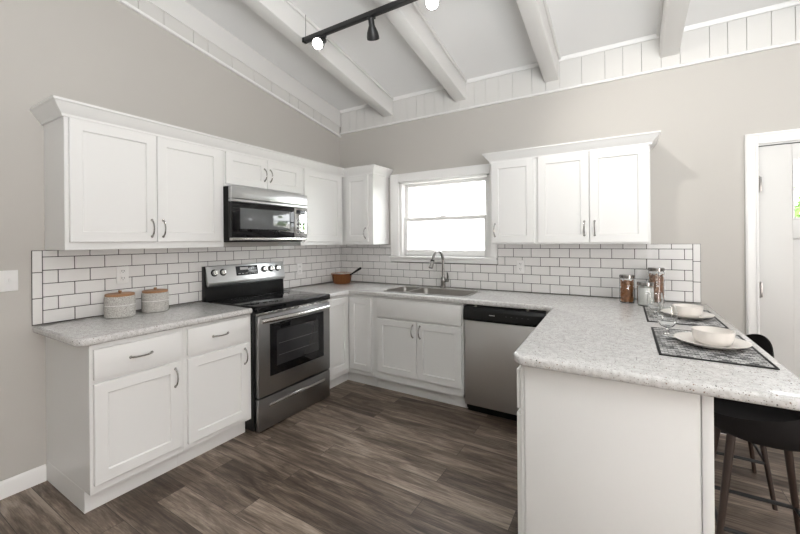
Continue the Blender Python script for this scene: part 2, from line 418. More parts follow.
struct(MB().prism([(YF, zc(YF)), (0.14, zc(0.14)), (0.14, zc(0.14) + 0.1), (YF, zc(YF) + 0.1)], 'x', -0.12, XR).build('ceiling', M['ceil'], smooth=False), 'white sloping ceiling between the beams', 'ceiling')

for i, (a, b) in enumerate(((0.64, 0.765), (1.49, 1.61), (2.335, 2.452), (3.165, 3.285), (4.0, 4.12), (4.84, 4.96), (5.68, 5.8))):
    o = MB().prism([(YF, zb(YF)), (0, zb(0)), (0, zc(0)), (YF, zc(YF))], 'x', a, b, bev=0.012).build('ceiling_beam', M['beam'])
    struct(o, ['white painted ceiling beam nearest the left wall', 'white ceiling beam above the window', 'white ceiling beam above the right hand wall cabinets', 'white ceiling beam above the end of the right hand wall cabinets', 'white ceiling beam above the door', 'white ceiling beam right of the door', 'white ceiling beam farthest right'][i], 'beam')
    q = MB()
    for xx in (a - 0.018, b):
        q.prism([(YF, zc(YF) - 0.022), (0, zc(0) - 0.022), (0, zc(0)), (YF, zc(YF))], 'x', xx, xx + 0.018, bev=0.003)
    q.build('beam_edge_strip', M['beam'], o)
# half beam along the left wall
struct(MB().prism([(YF, zb(YF)), (0, zb(0)), (0, zc(0)), (YF, zc(YF))], 'x', 0.0, 0.022, bev=0.003).build('ceiling_beam', M['beam']), 'flat white beam running up the left wall under the ceiling', 'beam')
# board bands
rb = random.Random(3)
mb = MB(); x = 0.03
edges = [0.03]
while x < XR - 0.2:
    x += rb.choice((0.10, 0.125, 0.15, 0.17, 0.115)); edges.append(x)
for a, b in zip(edges[:-1], edges[1:]): mb.box(a + 0.001, b - 0.001, -0.012, -0.002, 2.685, 2.92, bev=0.0015, seg=1)
bb = mb.build('trim_boards_back', M['board']); struct(bb, 'white vertical board band along the top of the back wall', 'trim')
MB().box(0.03, XR, -0.002, 0.0, 2.685, 2.92).build('board_gap', M['gap'], bb, smooth=False)
mb = MB(); y = -0.02; e2 = [y]
while y > -3.7:
    y -= rb.choice((0.14, 0.17, 0.20, 0.12, 0.22)); e2.append(y)
for a, b in zip(e2[:-1], e2[1:]):
    a2, b2 = a - 0.0022, b + 0.0022
    mb.prism([(b2, 2.656 - SL * b2), (a2, 2.656 - SL * a2), (a2, zb(a2) - 0.003), (b2, zb(b2) - 0.003)], 'x', 0.002, 0.019, bev=0.0015)
bl = mb.build('trim_boards_left', M['board']); struct(bl, 'white board band rising along the top of the left wall', 'trim')
MB().prism([(-3.7, 2.656 + SL * 3.7), (-0.02, 2.656 + SL * 0.02), (-0.02, zb(-0.02)), (-3.7, zb(-3.7))], 'x', 0.0, 0.002).build('board_gap', M['gap'], bl, smooth=False)
struct(MB().prism([(0, 2.668), (-0.020, 2.668), (-0.022, 2.676), (-0.014, 2.688), (0, 2.688)], 'x', 0.0, XR).build('trim_1', M['trim']), 'white trim strip under the boards on the back wall', 'trim')
struct(MB().prism([(YF, 2.636 - SL * YF), (0, 2.636), (0, 2.657), (YF, 2.657 - SL * YF)], 'x', 0.0, 0.026, bev=0.003).build('trim_2', M['trim']), 'white sloping trim strip under the boards on the left wall', 'trim')
mb = MB(); xs = [0.022, 0.64, 0.765, 1.49, 1.61, 2.335, 2.452, 3.165, 3.285, 4.0, 4.12, 4.84, 4.96, 5.68]
for a, b in zip(xs[::2], xs[1::2]):
    mb.prism([(0, 2.922), (-0.012, 2.922), (-0.017, 2.93), (-0.021, 2.944), (-0.022, 2.955), (0, 2.951)], 'x', a, b)
struct(mb.build('trim_3', M['trim']), 'white cove trim between the beams where ceiling meets back wall', 'trim')
struct(MB().prism([(0, 0), (0.014, 0), (0.014, 0.075), (0.009, 0.088), (0.006, 0.095), (0, 0.095)], 'y', YF, -2.67).build('baseboard_left', M['trim']), 'white baseboard left of the base cabinets', 'baseboard')
struct(MB().prism([(0, 0), (-0.014, 0), (-0.014, 0.075), (-0.009, 0.088), (0, 0.095)], 'x', 3.19, 3.63).build('baseboard_back', M['trim']), 'white baseboard behind the bar stools', 'baseboard')

struct(MB().prism([(0, 0), (-0.014, 0), (-0.014, 0.075), (-0.009, 0.088), (0, 0.095)], 'x', 4.605, XR).build('baseboard_right', M['trim']), 'white baseboard right of the door', 'baseboard')
# window
win = thing('window_1', 'white double hung window above the sink', 'window', (0, 0, 0)); win['kind'] = 'structure'
mb = MB()
mb.box(0.728, 0.835, -0.022, 0, 1.205, 2.114, bev=0.004).box(1.838, 1.908, -0.022, 0, 1.205, 2.114, bev=0.004)
mb.box(0.835, 1.838, -0.022, 0, 2.024, 2.114, bev=0.004)
mb.box(0.742, 0.748, -0.026, -0.02, 1.21, 2.10).box(0.75, 1.9, -0.026, -0.02, 2.098, 2.104)
mb.build('casing', M['trim'], win)
mb = MB(); mb.box(0.72, 1.908, -0.05, 0.0, 1.205, 1.228, bev=0.006).box(0.728, 1.908, -0.02, 0.0, 1.165, 1.205, bev=0.003)
mb.box(WX0, WX1, 0.0, 0.14, 1.205, 1.222)
mb.build('sill', M['trim'], win)
mb = MB()
mb.box(WX0, WX0 + 0.03, 0, 0.14, WZ0, WZ1, bev=0.002).box(WX1 - 0.03, WX1, 0, 0.14, WZ0, WZ1, bev=0.002).box(WX0, WX1, 0, 0.14, WZ1 - 0.02, WZ1, bev=0.002)
mb.build('jamb', M['trim'], win)
def sash(x0, x1, z0, z1, y, sw, rt, rbm, name):
    q = MB(); q.box(x0, x0 + sw, y, y + 0.03, z0, z1, bev=0.004).box(x1 - sw, x1, y, y + 0.03, z0, z1, bev=0.004)
    q.box(x0 + sw, x1 - sw, y, y + 0.03, z0, z0 + rbm, bev=0.004).box(x0 + sw, x1 - sw, y, y + 0.03, z1 - rt, z1, bev=0.004)
    o = q.build(name, M['trim'], win)
    MB().box(x0 + sw, x1 - sw, y + 0.013, y + 0.017, z0 + rbm, z1 - rt).build('glass', M['pane'], o, smooth=False)
    return o
sash(0.866, 1.807, 1.605, 2.002, 0.075, 0.04, 0.032, 0.034, 'upper_sash')
ls = sash(0.866, 1.807, 1.224, 1.638, 0.042, 0.04, 0.038, 0.07, 'lower_sash')
MB().box(1.30, 1.37, 0.034, 0.05, 1.638, 1.648, bev=0.003).build('sash_lock', M['trim'], win)

# door
dr = thing('door_1', 'white entry door with small window at the right edge', 'door', (0, 0, 0)); dr['kind'] = 'structure'
mb = MB(); mb.box(3.646, 3.715, -0.02, 0, 0, 2.108, bev=0.004).box(4.53, 4.60, -0.02, 0, 0, 2.108, bev=0.004).box(3.715, 4.53, -0.02, 0, 2.034, 2.108, bev=0.004)
mb.box(3.700, 3.708, -0.026, -0.018, 0, 2.045).box(3.654, 3.66, -0.026, -0.018, 0, 2.10).box(3.654, 4.592, -0.026, -0.018, 2.094, 2.10)
mb.build('casing', M['trim'], dr)
mb = MB(); mb.box(3.705, 3.718, 0, 0.14, 0, 2.034).box(4.527, 4.54, 0, 0.14, 0, 2.034).box(3.705, 4.54, 0, 0.14, 2.024, 2.034); mb.build('jamb', M['trim'], dr)
mb = MB(); y0, y1 = 0.006, 0.046; lx0, lx1 = 3.720, 4.525
sx0, sx1 = 3.885, 4.360
mb.box(lx0, sx0, y0, y1, 0.01, 2.018, bev=0.002).box(sx1, lx1, y0, y1, 0.01, 2.018, bev=0.002)
mb.box(sx0, sx1, y0, y1, 1.916, 2.018, bev=0.002).box(sx0, sx1, y0, y1, 1.383, 1.516, bev=0.002).box(sx0, sx1, y0, y1, 0.01, 0.25, bev=0.002)
mb.box(4.09, 4.155, y0, y1, 0.25, 1.383, bev=0.002).box(sx0, sx1, y0 + 0.012, y1 - 0.01, 0.25, 1.383)
leaf = mb.build('door_leaf', M['doorpaint'], dr)
mb = MB(); mb.box(sx0 + 0.0005, sx0 + 0.009, y0 - 0.005, y0 + 0.014, 1.5165, 1.9155).box(sx0 + 0.009, sx1 - 0.009, y0 - 0.005, y0 + 0.014, 1.5165, 1.526).box(sx0 + 0.009, sx1 - 0.009, y0 - 0.005, y0 + 0.014, 1.906, 1.9155).box(sx1 - 0.009, sx1 - 0.0005, y0 - 0.005, y0 + 0.014, 1.5165, 1.9155)
for k in (1, 2): mb.box(sx0 + 0.158 * k - 0.008, sx0 + 0.158 * k + 0.008, y0 - 0.003, y0 + 0.012, 1.526, 1.906)
mb.box(sx0 + 0.009, sx1 - 0.009, y0 - 0.0035, y0 + 0.0125, 1.706, 1.72)
mb.build('muntin', M['trim'], leaf)
MB().box(sx0, sx1, 0.024, 0.028, 1.516, 1.916).build('glass', M['pane'], leaf, smooth=False)
MB().box(3.719, 4.526, 0.004, 0.05, 2.0185, 2.0235).build('gap_shadow_strip', M['slot'], dr, smooth=False)  # dark-coloured strip painted in for the shadow gap above the leaf
for z in (1.76, 1.037, 0.30):
    q = MB(); q.box(3.704, 3.732, -0.008, 0.008, z - 0.052, z + 0.052, bev=0.001)
    q.tube([(3.717, -0.012, z - 0.055), (3.717, -0.012, z + 0.055)], 0.007, 10); q.build('hinge', M['faucet'], dr)
q = MB(); q.lathe([(0, 0), (0.028, 0), (0.03, 0.006), (0.012, 0.012), (0.012, 0.03), (0.026, 0.04), (0.03, 0.055), (0.022, 0.068), (0, 0.072)], seg=24, mtx=Matrix.Translation((4.465, 0.006, 0.95)) @ Matrix.Rotation(R(90), 4, 'X'))
q.build('knob', M['faucet'], leaf)

# ------------------------------------------------------------------ tiled backsplashes
ROW, TW, TZ0, TZT = 0.0784, 0.1565, 0.9215, 1.352
def tiles(mb, u0, u1, phase, skip=(), zt=TZT, col_at=None):
    """running-bond tiles in (u,z); col_at: which end has the soldier column; returns boxes (u0,u1,z0,z1)"""
    g = 0.0022; out = []
    a0, a1 = u0, u1
    if col_at == 'lo': a0 = u0 + 0.046
    if col_at == 'hi': a1 = u1 - 0.046
    k = 0; z = TZ0
    while z < zt - 0.01:
        z1 = min(z + ROW, zt); off = phase + (0.5 * TW if k % 2 == 0 else 0)
        n0 = math.floor((a0 - off) / TW); u = off + n0 * TW
        while u < a1:
            p, q = max(u, a0), min(u + TW, a1)
            if q - p > 0.012:
                segs = [(p, q)]
                for (su0, su1, sz0, sz1) in skip:
                    if z + 0.03 < sz1 and z1 - 0.03 > sz0:
                        ns = []
                        for (s0, s1) in segs:
                            if s1 <= su0 or s0 >= su1: ns.append((s0, s1))
                            else:
                                if su0 - s0 > 0.01: ns.append((s0, su0))
                                if s1 - su1 > 0.01: ns.append((su1, s1))
                        segs = ns
                for (s0, s1) in segs: out.append((s0 + g, s1 - g, z + g, z1 - g))
            u += TW
        z += ROW; k += 1
    if col_at:
        c0, c1 = (u0, a0) if col_at == 'lo' else (a1, u1)
        z = TZ0
        while z < zt - 0.01:
            z1 = min(z + 0.151, zt); out.append((c0 + g, c1 - g, z + g, z1 - g)); z += 0.151
    return out
bs = thing('tile_backsplash', 'white subway tile backsplash with dark grout behind the range and canisters', 'backsplash', (0, 0, 0))
mb = MB()
for (a, b, c, d) in tiles(None, -2.725, -0.009, -2.452, col_at='lo'): mb.box(0.003, 0.009, a, b, c, d, bev=0.0016, seg=1)
mb.build('tiles', M['tile'], bs); MB().box(0.0006, 0.0055, -2.725, -0.0035, CT, TZT).build('grout', M['grout'], bs, smooth=False)
bs = thing('tile_backsplash', 'white subway tile backsplash with dark grout behind the sink and glass jars', 'backsplash', (0, 0, 0))
mb = MB()
for (a, b, c, d) in tiles(None, 0.003, 3.402, 1.977, skip=((0.726, 1.910, 1.163, 1.6),), col_at='hi'): mb.box(a, b, -0.009, -0.003, c, d, bev=0.0016, seg=1)
mb.build('tiles', M['tile'], bs)
mb = MB(); mb.box(0.0035, 0.726, -0.0055, -0.0006, CT, TZT).box(0.726, 1.910, -0.0055, -0.0006, CT, 1.163).box(1.910, 3.402, -0.0055, -0.0006, CT, TZT)
mb.build('grout', M['grout'], bs, smooth=False)

# ------------------------------------------------------------------ cabinets
LEFT, BACK, PEN = R(90), 0.0, R(-90)
def base_cabinet(name, label, loc, rz, wd, fronts, depth=0.61, sides=(True, True), toe_in=0.0, group='base cabinets', cat='cabinet', side_toe=0.0):
    """fronts: ('door'|'drawer'|'slab', x0, x1, z0, z1, pull) pull = (x, z, vertical) or None; local front looks down -y"""
    t = thing(name, label, cat, loc, rz, group)
    mb = MB(); yf = -depth
    if 'sink' in name:
        mb.box(0, 0.018, yf, -0.003, 0.115, CT - 0.04).box(wd - 0.018, wd, yf, -0.003, 0.115, CT - 0.04).box(0, wd, yf, -0.003, 0.115, 0.133)
        mb.box(0.018, wd - 0.018, yf, yf + 0.019, 0.133, CT - 0.04).box(0.018, wd - 0.018, -0.015, -0.003, 0.133, CT - 0.04)
    else: mb.box(0, wd, yf, -0.003, 0.115, CT - 0.04, bev=0.0015, seg=1)
    mb.build('carcass', M['cab'], t)
    mb = MB(); mb.box(0, wd, yf + 0.07, -0.003, 0.0, 0.115, bev=0.001, seg=1); mb.build('toe_kick', M['cab'], t)
    for (kd, x0, x1, z0, z1, pl) in fronts:
        mb = MB()
        if kd == 'door': mb.shaker(x0, x1, z0, z1, yf - 0.02)
        else: mb.box(x0, x1, yf - 0.02, yf - 0.0005, z0, z1, bev=0.003)
        d = mb.build('door' if kd == 'door' else ('drawer' if kd == 'drawer' else 'false_drawer_front'), M['cab'], t)
        if pl: MB().pull(pl[0], pl[1], yf - 0.02, vert=pl[2]).build('handle', M['chrome'], d)
    return t
# left run, nearest the camera first
base_cabinet('base_cabinet', 'white base cabinet at the left end below two speckled canisters', (0, -2.667, 0), LEFT, 0.464,
             [('drawer', 0.014, 0.442, 0.695, 0.852, (0.228, 0.773, False)), ('door', 0.014, 0.442, 0.160, 0.675, (0.408, 0.588, True))])
base_cabinet('base_cabinet', 'white base cabinet between range and the end base cabinet', (0, -2.203, 0), LEFT, 0.482,
             [('drawer', 0.022, 0.452, 0.695, 0.860, (0.236, 0.78, False)), ('door', 0.022, 0.452, 0.150, 0.675, (0.418, 0.588, True))])
# corner unit: L-shaped carcass with a folding pair of doors
cc = thing('corner_cabinet', 'white corner base cabinet with two folding doors right of the range', 'cabinet', (0, 0, 0), 0, 'base cabinets')
mb = MB(); mb.prism([(0.003, -0.003), (0.003, -0.934), (0.61, -0.934), (0.61, -0.61), (0.900, -0.61), (0.900, -0.003)], 'z', 0.115, CT - 0.04, bev=0.0015); mb.build('carcass', M['cab'], cc)
mb = MB(); mb.prism([(0.003, -0.003), (0.003, -0.934), (0.54, -0.934), (0.54, -0.54), (0.900, -0.54), (0.900, -0.003)], 'z', 0.0, 0.115); mb.build('toe_kick', M['cab'], cc)
mb = MB(); mb.shaker(-0.916, -0.634, 0.16, 0.852, -0.63); bmesh.ops.transform(mb.bm, matrix=Matrix.Rotation(R(90), 4, 'Z'), verts=mb.bm.verts); mb.build('door', M['cab'], cc)
mb = MB(); mb.shaker(0.634, 0.890, 0.16, 0.852, -0.63); mb.build('door', M['cab'], cc)
base_cabinet('sink_base_cabinet', 'white two door base cabinet under the sink', (0.903, 0, 0), BACK, 0.900,
             [('slab', 0.060, 0.886, 0.695, 0.860, None), ('door', 0.060, 0.4705, 0.185, 0.680, (0.437, 0.60, True)), ('door', 0.4755, 0.886, 0.185, 0.680, (0.509, 0.60, True))])
# peninsula cabinets (fronts look left into the kitchen)
pc = base_cabinet('peninsula_cabinet', 'white peninsula cabinet with plain end panel facing the camera', (3.178, -0.660, 0), PEN, 1.19,
             [('drawer', 0.03, 0.58, 0.672, 0.840, None), ('door', 0.03, 0.58, 0.12, 0.655, None),
              ('drawer', 0.61, 1.180, 0.672, 0.840, None), ('door', 0.61, 1.180, 0.12, 0.655, None)], depth=0.631)
mb = MB(); mb.box(0.0, 1.196, -0.004, 0.0, 0.0, CT - 0.04); mb.build('back_panel', M['cab'], pc)
mb = MB(); mb.box(1.190, 1.197, -0.613, -0.0328, 0.0, CT - 0.04, bev=0.001).box(1.190, 1.201, -0.032, -0.002, 0.0, CT - 0.04, bev=0.0015); mb.build('end_panel', M['cab'], pc)
MB().box(2.436, 2.552, -0.60, -0.58, 0.10, CT - 0.04, bev=0.001).build('filler_strip', M['cab'], None)
fs = bpy.data.objects['filler_strip']; bpy.context.view_layer.update(); fs.parent = pc; fs.matrix_parent_inverse = pc.matrix_world.inverted()

ZU, ZTL, ZTR = 1.354, 2.10, 2.075
def wall_cabinet(name, label, loc, rz, wd, doors, z0=ZU, z1=ZTL, depth=0.305, group='wall cabinets'):
    t = thing(name, label, 'cabinet', (loc[0], loc[1], z0), rz, group)
    MB().box(0, wd, -depth, -0.003, 0, z1 - z0, bev=0.0015, seg=1).build('carcass', M['cab'], t)
    for (x0, x1, a, b, pl) in doors:
        d = MB().shaker(x0, x1, a - z0, b - z0, -depth - 0.02, rail=min(0.058, (b - a) * 0.24)).build('door', M['cab'], t)
        if pl: MB().pull(pl[0], pl[1] - z0, -depth - 0.02, L=pl[2] if len(pl) > 2 else 0.105).build('handle', M['chrome'], d)
    return t
wall_cabinet('wall_cabinet', 'white two door wall cabinet at the left end above the canisters', (0, -2.667, 0), LEFT, 0.943,
             [(0.018, 0.462, 1.398, 2.085, (0.430, 1.485)), (0.466, 0.915, 1.398, 2.085, (0.498, 1.485))])
wall_cabinet('microwave_cabinet', 'short white two door wall cabinet above the microwave', (0, -1.722, 0), LEFT, 0.782,
             [(0.010, 0.390, 1.840, 2.085, (0.362, 1.955, 0.10)), (0.394, 0.778, 1.840, 2.085, (0.422, 1.955, 0.10))], z0=1.822)
wall_cabinet('wall_cabinet', 'white single door wall cabinet between microwave and the inner corner', (0, -0.938, 0), LEFT, 0.612,
             [(0.040, 0.572, 1.388, 2.085, None)])
wall_cabinet('corner_wall_cabinet', 'white single door wall cabinet left of the window', (0.003, 0, 0), BACK, 0.695,
             [(0.345, 0.640, 1.388, 2.085, (0.610, 1.475))])
wall_cabinet('wall_cabinet', 'white single door wall cabinet right of the window', (1.945, 0, 0), BACK, 0.372,
             [(0.006, 0.356, 1.368, 2.055, (0.036, 1.475))], z1=ZTR)
wall_cabinet('wall_cabinet', 'white two door wall cabinet above the glass jars', (2.317, 0, 0), BACK, 0.768,
             [(0.014, 0.383, 1.368, 2.055, (0.350, 1.475)), (0.387, 0.754, 1.368, 2.055, (0.420, 1.475))], z1=ZTR)
def crown(path, zb_, zt_, label):
    h = zt_ - zb_
    pr = [(0.001, zb_), (0.012, zb_), (0.014, zb_ + 0.16 * h), (0.024, zb_ + 0.30 * h), (0.040, zb_ + 0.55 * h), (0.052, zb_ + 0.80 * h), (0.060, zb_ + 0.86 * h), (0.060, zt_), (0.001, zt_)]
    mb = MB(); sweep_profile(mb, path, pr); return tag(mb.build('crown_molding', M['cab'], None, ang=25), label, 'crown molding')
crown([(0.002, -2.667), (0.305, -2.667), (0.305, -0.305), (0.698, -0.305), (0.698, -0.002)], 2.088, 2.172, 'white crown molding along the top of the left hand wall cabinets')
crown([(1.945, -0.002), (1.945, -0.305), (3.085, -0.305), (3.085, -0.002)], 2.056, 2.132, 'white crown molding on top of the wall cabinets right of the window')

# ------------------------------------------------------------------ countertops
lc = fillet_poly([(0.010, -2.725), (0.640, -2.725), (0.640, -1.726), (0.010, -1.730)], [0, 0.055, 0.004, 0])
tag(slab('countertop', [lc], CT - 0.04, CT, 0.014, M['counter']), 'speckled light quartz countertop left of the range', 'countertop')
SX0, SX1, SY0, SY1 = 0.955, 1.792, -0.545, -0.140
uc = fillet_poly([(0.010, -0.935), (0.640, -0.935), (0.640, -0.640), (2.488, -0.640), (2.520, -1.915), (3.437, -1.915), (3.437, -0.010), (0.010, -0.010)],
                 [0, 0.004, 0.012, 0.06, 0.07, 0.05, 0, 0])
hole = fillet_poly([(SX0 + 0.012, SY0 + 0.012), (SX1 - 0.012, SY0 + 0.012), (SX1 - 0.012, SY1 - 0.012), (SX0 + 0.012, SY1 - 0.012)], [0.05] * 4)
tag(slab('countertop', [uc, hole], CT - 0.04, CT, 0.014, M['counter']), 'long speckled light quartz countertop with the sink and the breakfast bar end', 'countertop')

# sink
sk = thing('sink', 'double bowl stainless steel sink set in the countertop below the window', 'sink', (0, 0, CT))
def bowl(x0, x1, y0, y1, depth, r=0.05):
    bm = bmesh.new(); rings = []
    for ins, z in ((0, 0.002), (0.004, -0.008), (0.008, -depth + 0.03), (0.016, -depth + 0.008), (0.04, -depth)):
        rings.append([bm.verts.new((p[0], p[1], z)) for p in fillet_poly([(x0 + ins, y0 + ins), (x1 - ins, y0 + ins), (x1 - ins, y1 - ins), (x0 + ins, y1 - ins)], [r] * 4, 6)])
    n = len(rings[0])
    for a, b in zip(rings[:-1], rings[1:]):
        for k in range(n): bm.faces.new((a[k], a[(k + 1) % n], b[(k + 1) % n], b[k]))
    bm.faces.new(rings[-1]); return bm
XD0, XD1 = 1.190, 1.218
q = MB(); q._merge(bowl(SX0 + 0.022, XD0, SY0 + 0.022, SY1 - 0.03, 0.17)); a1 = q.build('bowl', M['sinkm'], sk)
q = MB(); q._merge(bowl(XD1, SX1 - 0.022, SY0 + 0.022, SY1 - 0.03, 0.19)); a2 = q.build('bowl', M['sinkm'], sk)
rim_out = fillet_poly([(SX0, SY0), (SX1, SY0), (SX1, SY1), (SX0, SY1)], [0.06] * 4)
h1 = fillet_poly([(SX0 + 0.022, SY0 + 0.022), (XD0, SY0 + 0.022), (XD0, SY1 - 0.03), (SX0 + 0.022, SY1 - 0.03)], [0.05] * 4)
h2 = fillet_poly([(XD1, SY0 + 0.022), (SX1 - 0.022, SY0 + 0.022), (SX1 - 0.022, SY1 - 0.03), (XD1, SY1 - 0.03)], [0.05] * 4)
slab('rim', [rim_out, h1, h2], 0.0, 0.004, 0.0015, M['sinkm'], sk)
for bw, cx, d in ((a1, 1.085, 0.17), (a2, 1.49, 0.19)):
    MB().lathe([(0, -d + 0.001), (0.02, -d + 0.002), (0.038, -d + 0.006), (0.044, -d + 0.004), (0.044, -d + 0.001)], cx, -0.34, 24).build('drain', M['chrome'], bw)
# faucet
fa = thing('faucet', 'brushed nickel gooseneck faucet with pull down head behind the sink', 'faucet', (1.388, -0.088, CT + 0.001))
q = MB(); q.lathe([(0, 0), (0.030, 0), (0.030, 0.006), (0.024, 0.012), (0.022, 0.05), (0.0235, 0.055), (0.0235, 0.10), (0.020, 0.106), (0.0135, 0.115), (0, 0.115)], seg=28); q.build('base', M['faucet'], fa)
pts = [(0, 0, 0.10), (0, 0, 0.18), (0, 0, 0.25)]
for k in range(13):
    a = math.pi * (1 - k / 12 * 0.90); pts.append((-0.02 * (k / 12), -0.095 - 0.095 * math.cos(a), 0.27 + 0.10 * math.sin(a)))
q = MB(); q.tube(pts, 0.0125, 16); q.build('spout', M['faucet'], fa)
e = Vector(pts[-1]); dv = (e - Vector(pts[-2])).normalized()
q = MB(); q.tube([e, e + dv * 0.02, e + dv * 0.06, e + dv * 0.095], [0.0135, 0.017, 0.019, 0.021], 16); sh = q.build('spray_head', M['faucet'], fa)
for a_, b_, r_ in ((0.018, 0.030, 0.0195), (0.0951, 0.098, 0.017)): MB().tube([e + dv * a_, e + dv * b_], r_, 16).build('grip_band', M['black'], sh)
q = MB(); q.tube([(0.018, 0, 0.078), (0.055, 0, 0.078)], [0.017, 0.015], 14); q.tube([(0.045, 0, 0.078), (0.052, -0.008, 0.12), (0.05, -0.018, 0.16)], [0.011, 0.009, 0.006], 10); q.build('lever', M['faucet'], fa)

# ------------------------------------------------------------------ range
rg = thing('range', 'stainless and black electric range with smooth glass cooktop', 'range', (0, -1.704, 0), LEFT)
W = 0.765
MB().box(-0.011, W - 0.002, -0.625, -0.012, 0.02, 0.900, bev=0.003).build('body', M['black'], rg)
od = MB(); od.box(0.004, W - 0.004, -0.668, -0.628, 0.258, 0.852, bev=0.006); od = od.build('oven_door', M['ovensteel'], rg)
q = MB(); q.box(0.105, 0.680, -0.6705, -0.664, 0.392, 0.782, bev=0.003); od_w = q.build('door_glass', M['blackglass'], od)
q = MB(); q.box(0.165, 0.620, -0.6712, -0.668, 0.455, 0.725, bev=0.004); q.build('oven_window', M['ovenglass'], od)
q = MB()
for z in (0.53, 0.62): q.tube([(0.185, -0.6714, z), (0.60, -0.6714, z)], 0.0012, 6)
q.build('oven_rack', M['ring'], od)
q = MB(); pts = [(0.012 + 0.705 * k / 20, -0.690 - 0.020 * math.sin(math.pi * k / 20), 0.818) for k in range(21)]
q.tube(pts, 0.021, 14, flat=0.85); q.box(0.016, 0.042, -0.694, -0.666, 0.803, 0.833, bev=0.004).box(0.694, 0.720, -0.694, -0.666, 0.803, 0.833, bev=0.004); q.build('handle', M['steelh'], od)
q = MB(); q.box(0.004, W - 0.004, -0.655, -0.622, 0.854, 0.872, bev=0.003); vt = q.build('vent_strip', M['steelh'], rg)
for k in range(7): MB().box(0.10 + 0.085 * k, 0.155 + 0.085 * k, -0.6562, -0.65, 0.861, 0.867).build('vent_slot', M['slot'], vt)
sd = MB(); sd.box(0.004, W - 0.004, -0.664, -0.626, 0.014, 0.246, bev=0.005); sd = sd.build('storage_drawer', M['ovensteel'], rg)
q = MB(); q.prism([(-0.6645, 0.166), (-0.676, 0.172), (-0.672, 0.190), (-0.6645, 0.194)], 'x', 0.095, 0.690, bev=0.001); q.build('handle', M['steelh'], sd)
q = MB(); q.box(-0.006, W, -0.674, -0.060, 0.874, 0.922, bev=0.008, seg=3); ck = q.build('cooktop', M['blackglass'], rg)
for (bx, by, br) in ((0.20, -0.50, 0.105), (0.56, -0.50, 0.085), (0.20, -0.21, 0.08), (0.56, -0.21, 0.105), (0.38, -0.18, 0.05)):
    q = MB(); q.lathe([(br - 0.003, 0.9223), (br, 0.9226), (br + 0.003, 0.9223)], bx, by, 48); q.lathe([(br * 0.6 - 0.002, 0.9223), (br * 0.6, 0.9225), (br * 0.6 + 0.002, 0.9223)], bx, by, 40); q.build('burner_ring', M['ring'], ck)
q = MB(); q.prism([(-0.012, 0.90), (-0.075, 0.90), (-0.070, 1.02), (-0.055, 1.16), (-0.05, 1.196), (-0.012, 1.196)], 'x', -0.022, W, bev=0.004); bk = q.build('backguard', M['black'], rg)
q = MB(); q.prism([(-0.074, 1.030), (-0.088, 1.036), (-0.091, 1.062), (-0.062, 1.196), (-0.050, 1.200), (-0.045, 1.198), (-0.060, 1.06)], 'x', -0.014, W + 0.002, bev=0.002); cp = q.build('control_panel', M['steel'], rg)
sl = math.atan2(0.029, 0.134)
def on_panel(x, z): return Matrix.Translation((x, -0.0915 + (z - 1.062) * 0.029 / 0.134, z)) @ Matrix.Rotation(-sl, 4, 'X')
q = MB(); q.box(0.245, 0.465, -0.0025, 0.003, -0.040, 0.042, bev=0.001, mtx=on_panel(0, 1.142)); dp = q.build('display', M['display'], cp)
q = MB(); q.box(0.285, 0.365, -0.0035, -0.002, 0.008, 0.030, mtx=on_panel(0, 1.142))
for i in range(3):
    for j in range(4): q.box(0.375 + 0.02 * j, 0.388 + 0.02 * j, -0.0035, -0.002, -0.03 + 0.022 * i, -0.026 + 0.022 * i, mtx=on_panel(0, 1.142))
for j in range(3): q.box(0.262 + 0.035 * j, 0.284 + 0.035 * j, -0.0035, -0.002, -0.026, -0.022, mtx=on_panel(0, 1.142))
q.build('key_legend', M['legend'], dp)
for kx in (0.046, 0.123, 0.535, 0.612, 0.686):
    mt = on_panel(kx, 1.141) @ Matrix.Rotation(R(90), 4, 'X')
    q = MB(); q.lathe([(0, 0), (0.029, 0), (0.029, 0.004), (0.024, 0.006)], seg=28, mtx=mt, m=M['black'])
    q.lathe([(0.0225, 0.004), (0.022, 0.022), (0.019, 0.026), (0, 0.026)], seg=28, mtx=mt, m=M['steelh'])
    q.box(-0.005, 0.005, -0.02, 0.02, 0.022, 0.034, bev=0.002, mtx=mt, m=M['steelh']); q.build('knob', None, cp)
for a in (0.05, W - 0.05):
    for b in (-0.56, -0.08): MB().lathe([(0, 0), (0.018, 0), (0.016, 0.02), (0, 0.02)], a, b, 12).build('foot', M['black'], rg)

# ------------------------------------------------------------------ microwave
mw = thing('microwave', 'stainless and black over the range microwave under the short cabinet', 'microwave', (0, -1.722, 1.392), LEFT)
MW, MH = 0.780, 0.427
MB().box(0.004, MW - 0.004, -0.360, -0.012, 0.012, MH, bev=0.003).build('body', M['black'], mw)
MB().box(0.03, MW - 0.03, -0.36, -0.05, 0.0, 0.014, bev=0.003).build('base_plate', M['black'], mw)
MB().box(0.0, 0.62, -0.400, -0.362, 0.036, 0.306, bev=0.003).build('door', M['blackglass'], mw)
md = bpy.data.objects['door'] if False else [o for o in mw.children if o.name.startswith('door')][0]
MB().box(0.072, 0.572, -0.4008, -0.398, 0.098, 0.268, bev=0.006).build('door_window', M['mwglass'], md)
MB().box(0.622, MW, -0.400, -0.362, 0.036, 0.306, bev=0.003).build('control_panel', M['mirrorsteel'], mw)
cpm = [o for o in mw.children if o.name.startswith('control_panel')][0]
MB().box(0.645, 0.755, -0.4006, -0.399, 0.25, 0.285, bev=0.001).build('clock_display', M['display'], cpm)
for i in range(4):
    for j in range(3): MB().box(0.65 + 0.036 * j, 0.675 + 0.036 * j, -0.4006, -0.399, 0.08 + 0.036 * i, 0.09 + 0.036 * i).build('key', M['display'], cpm)
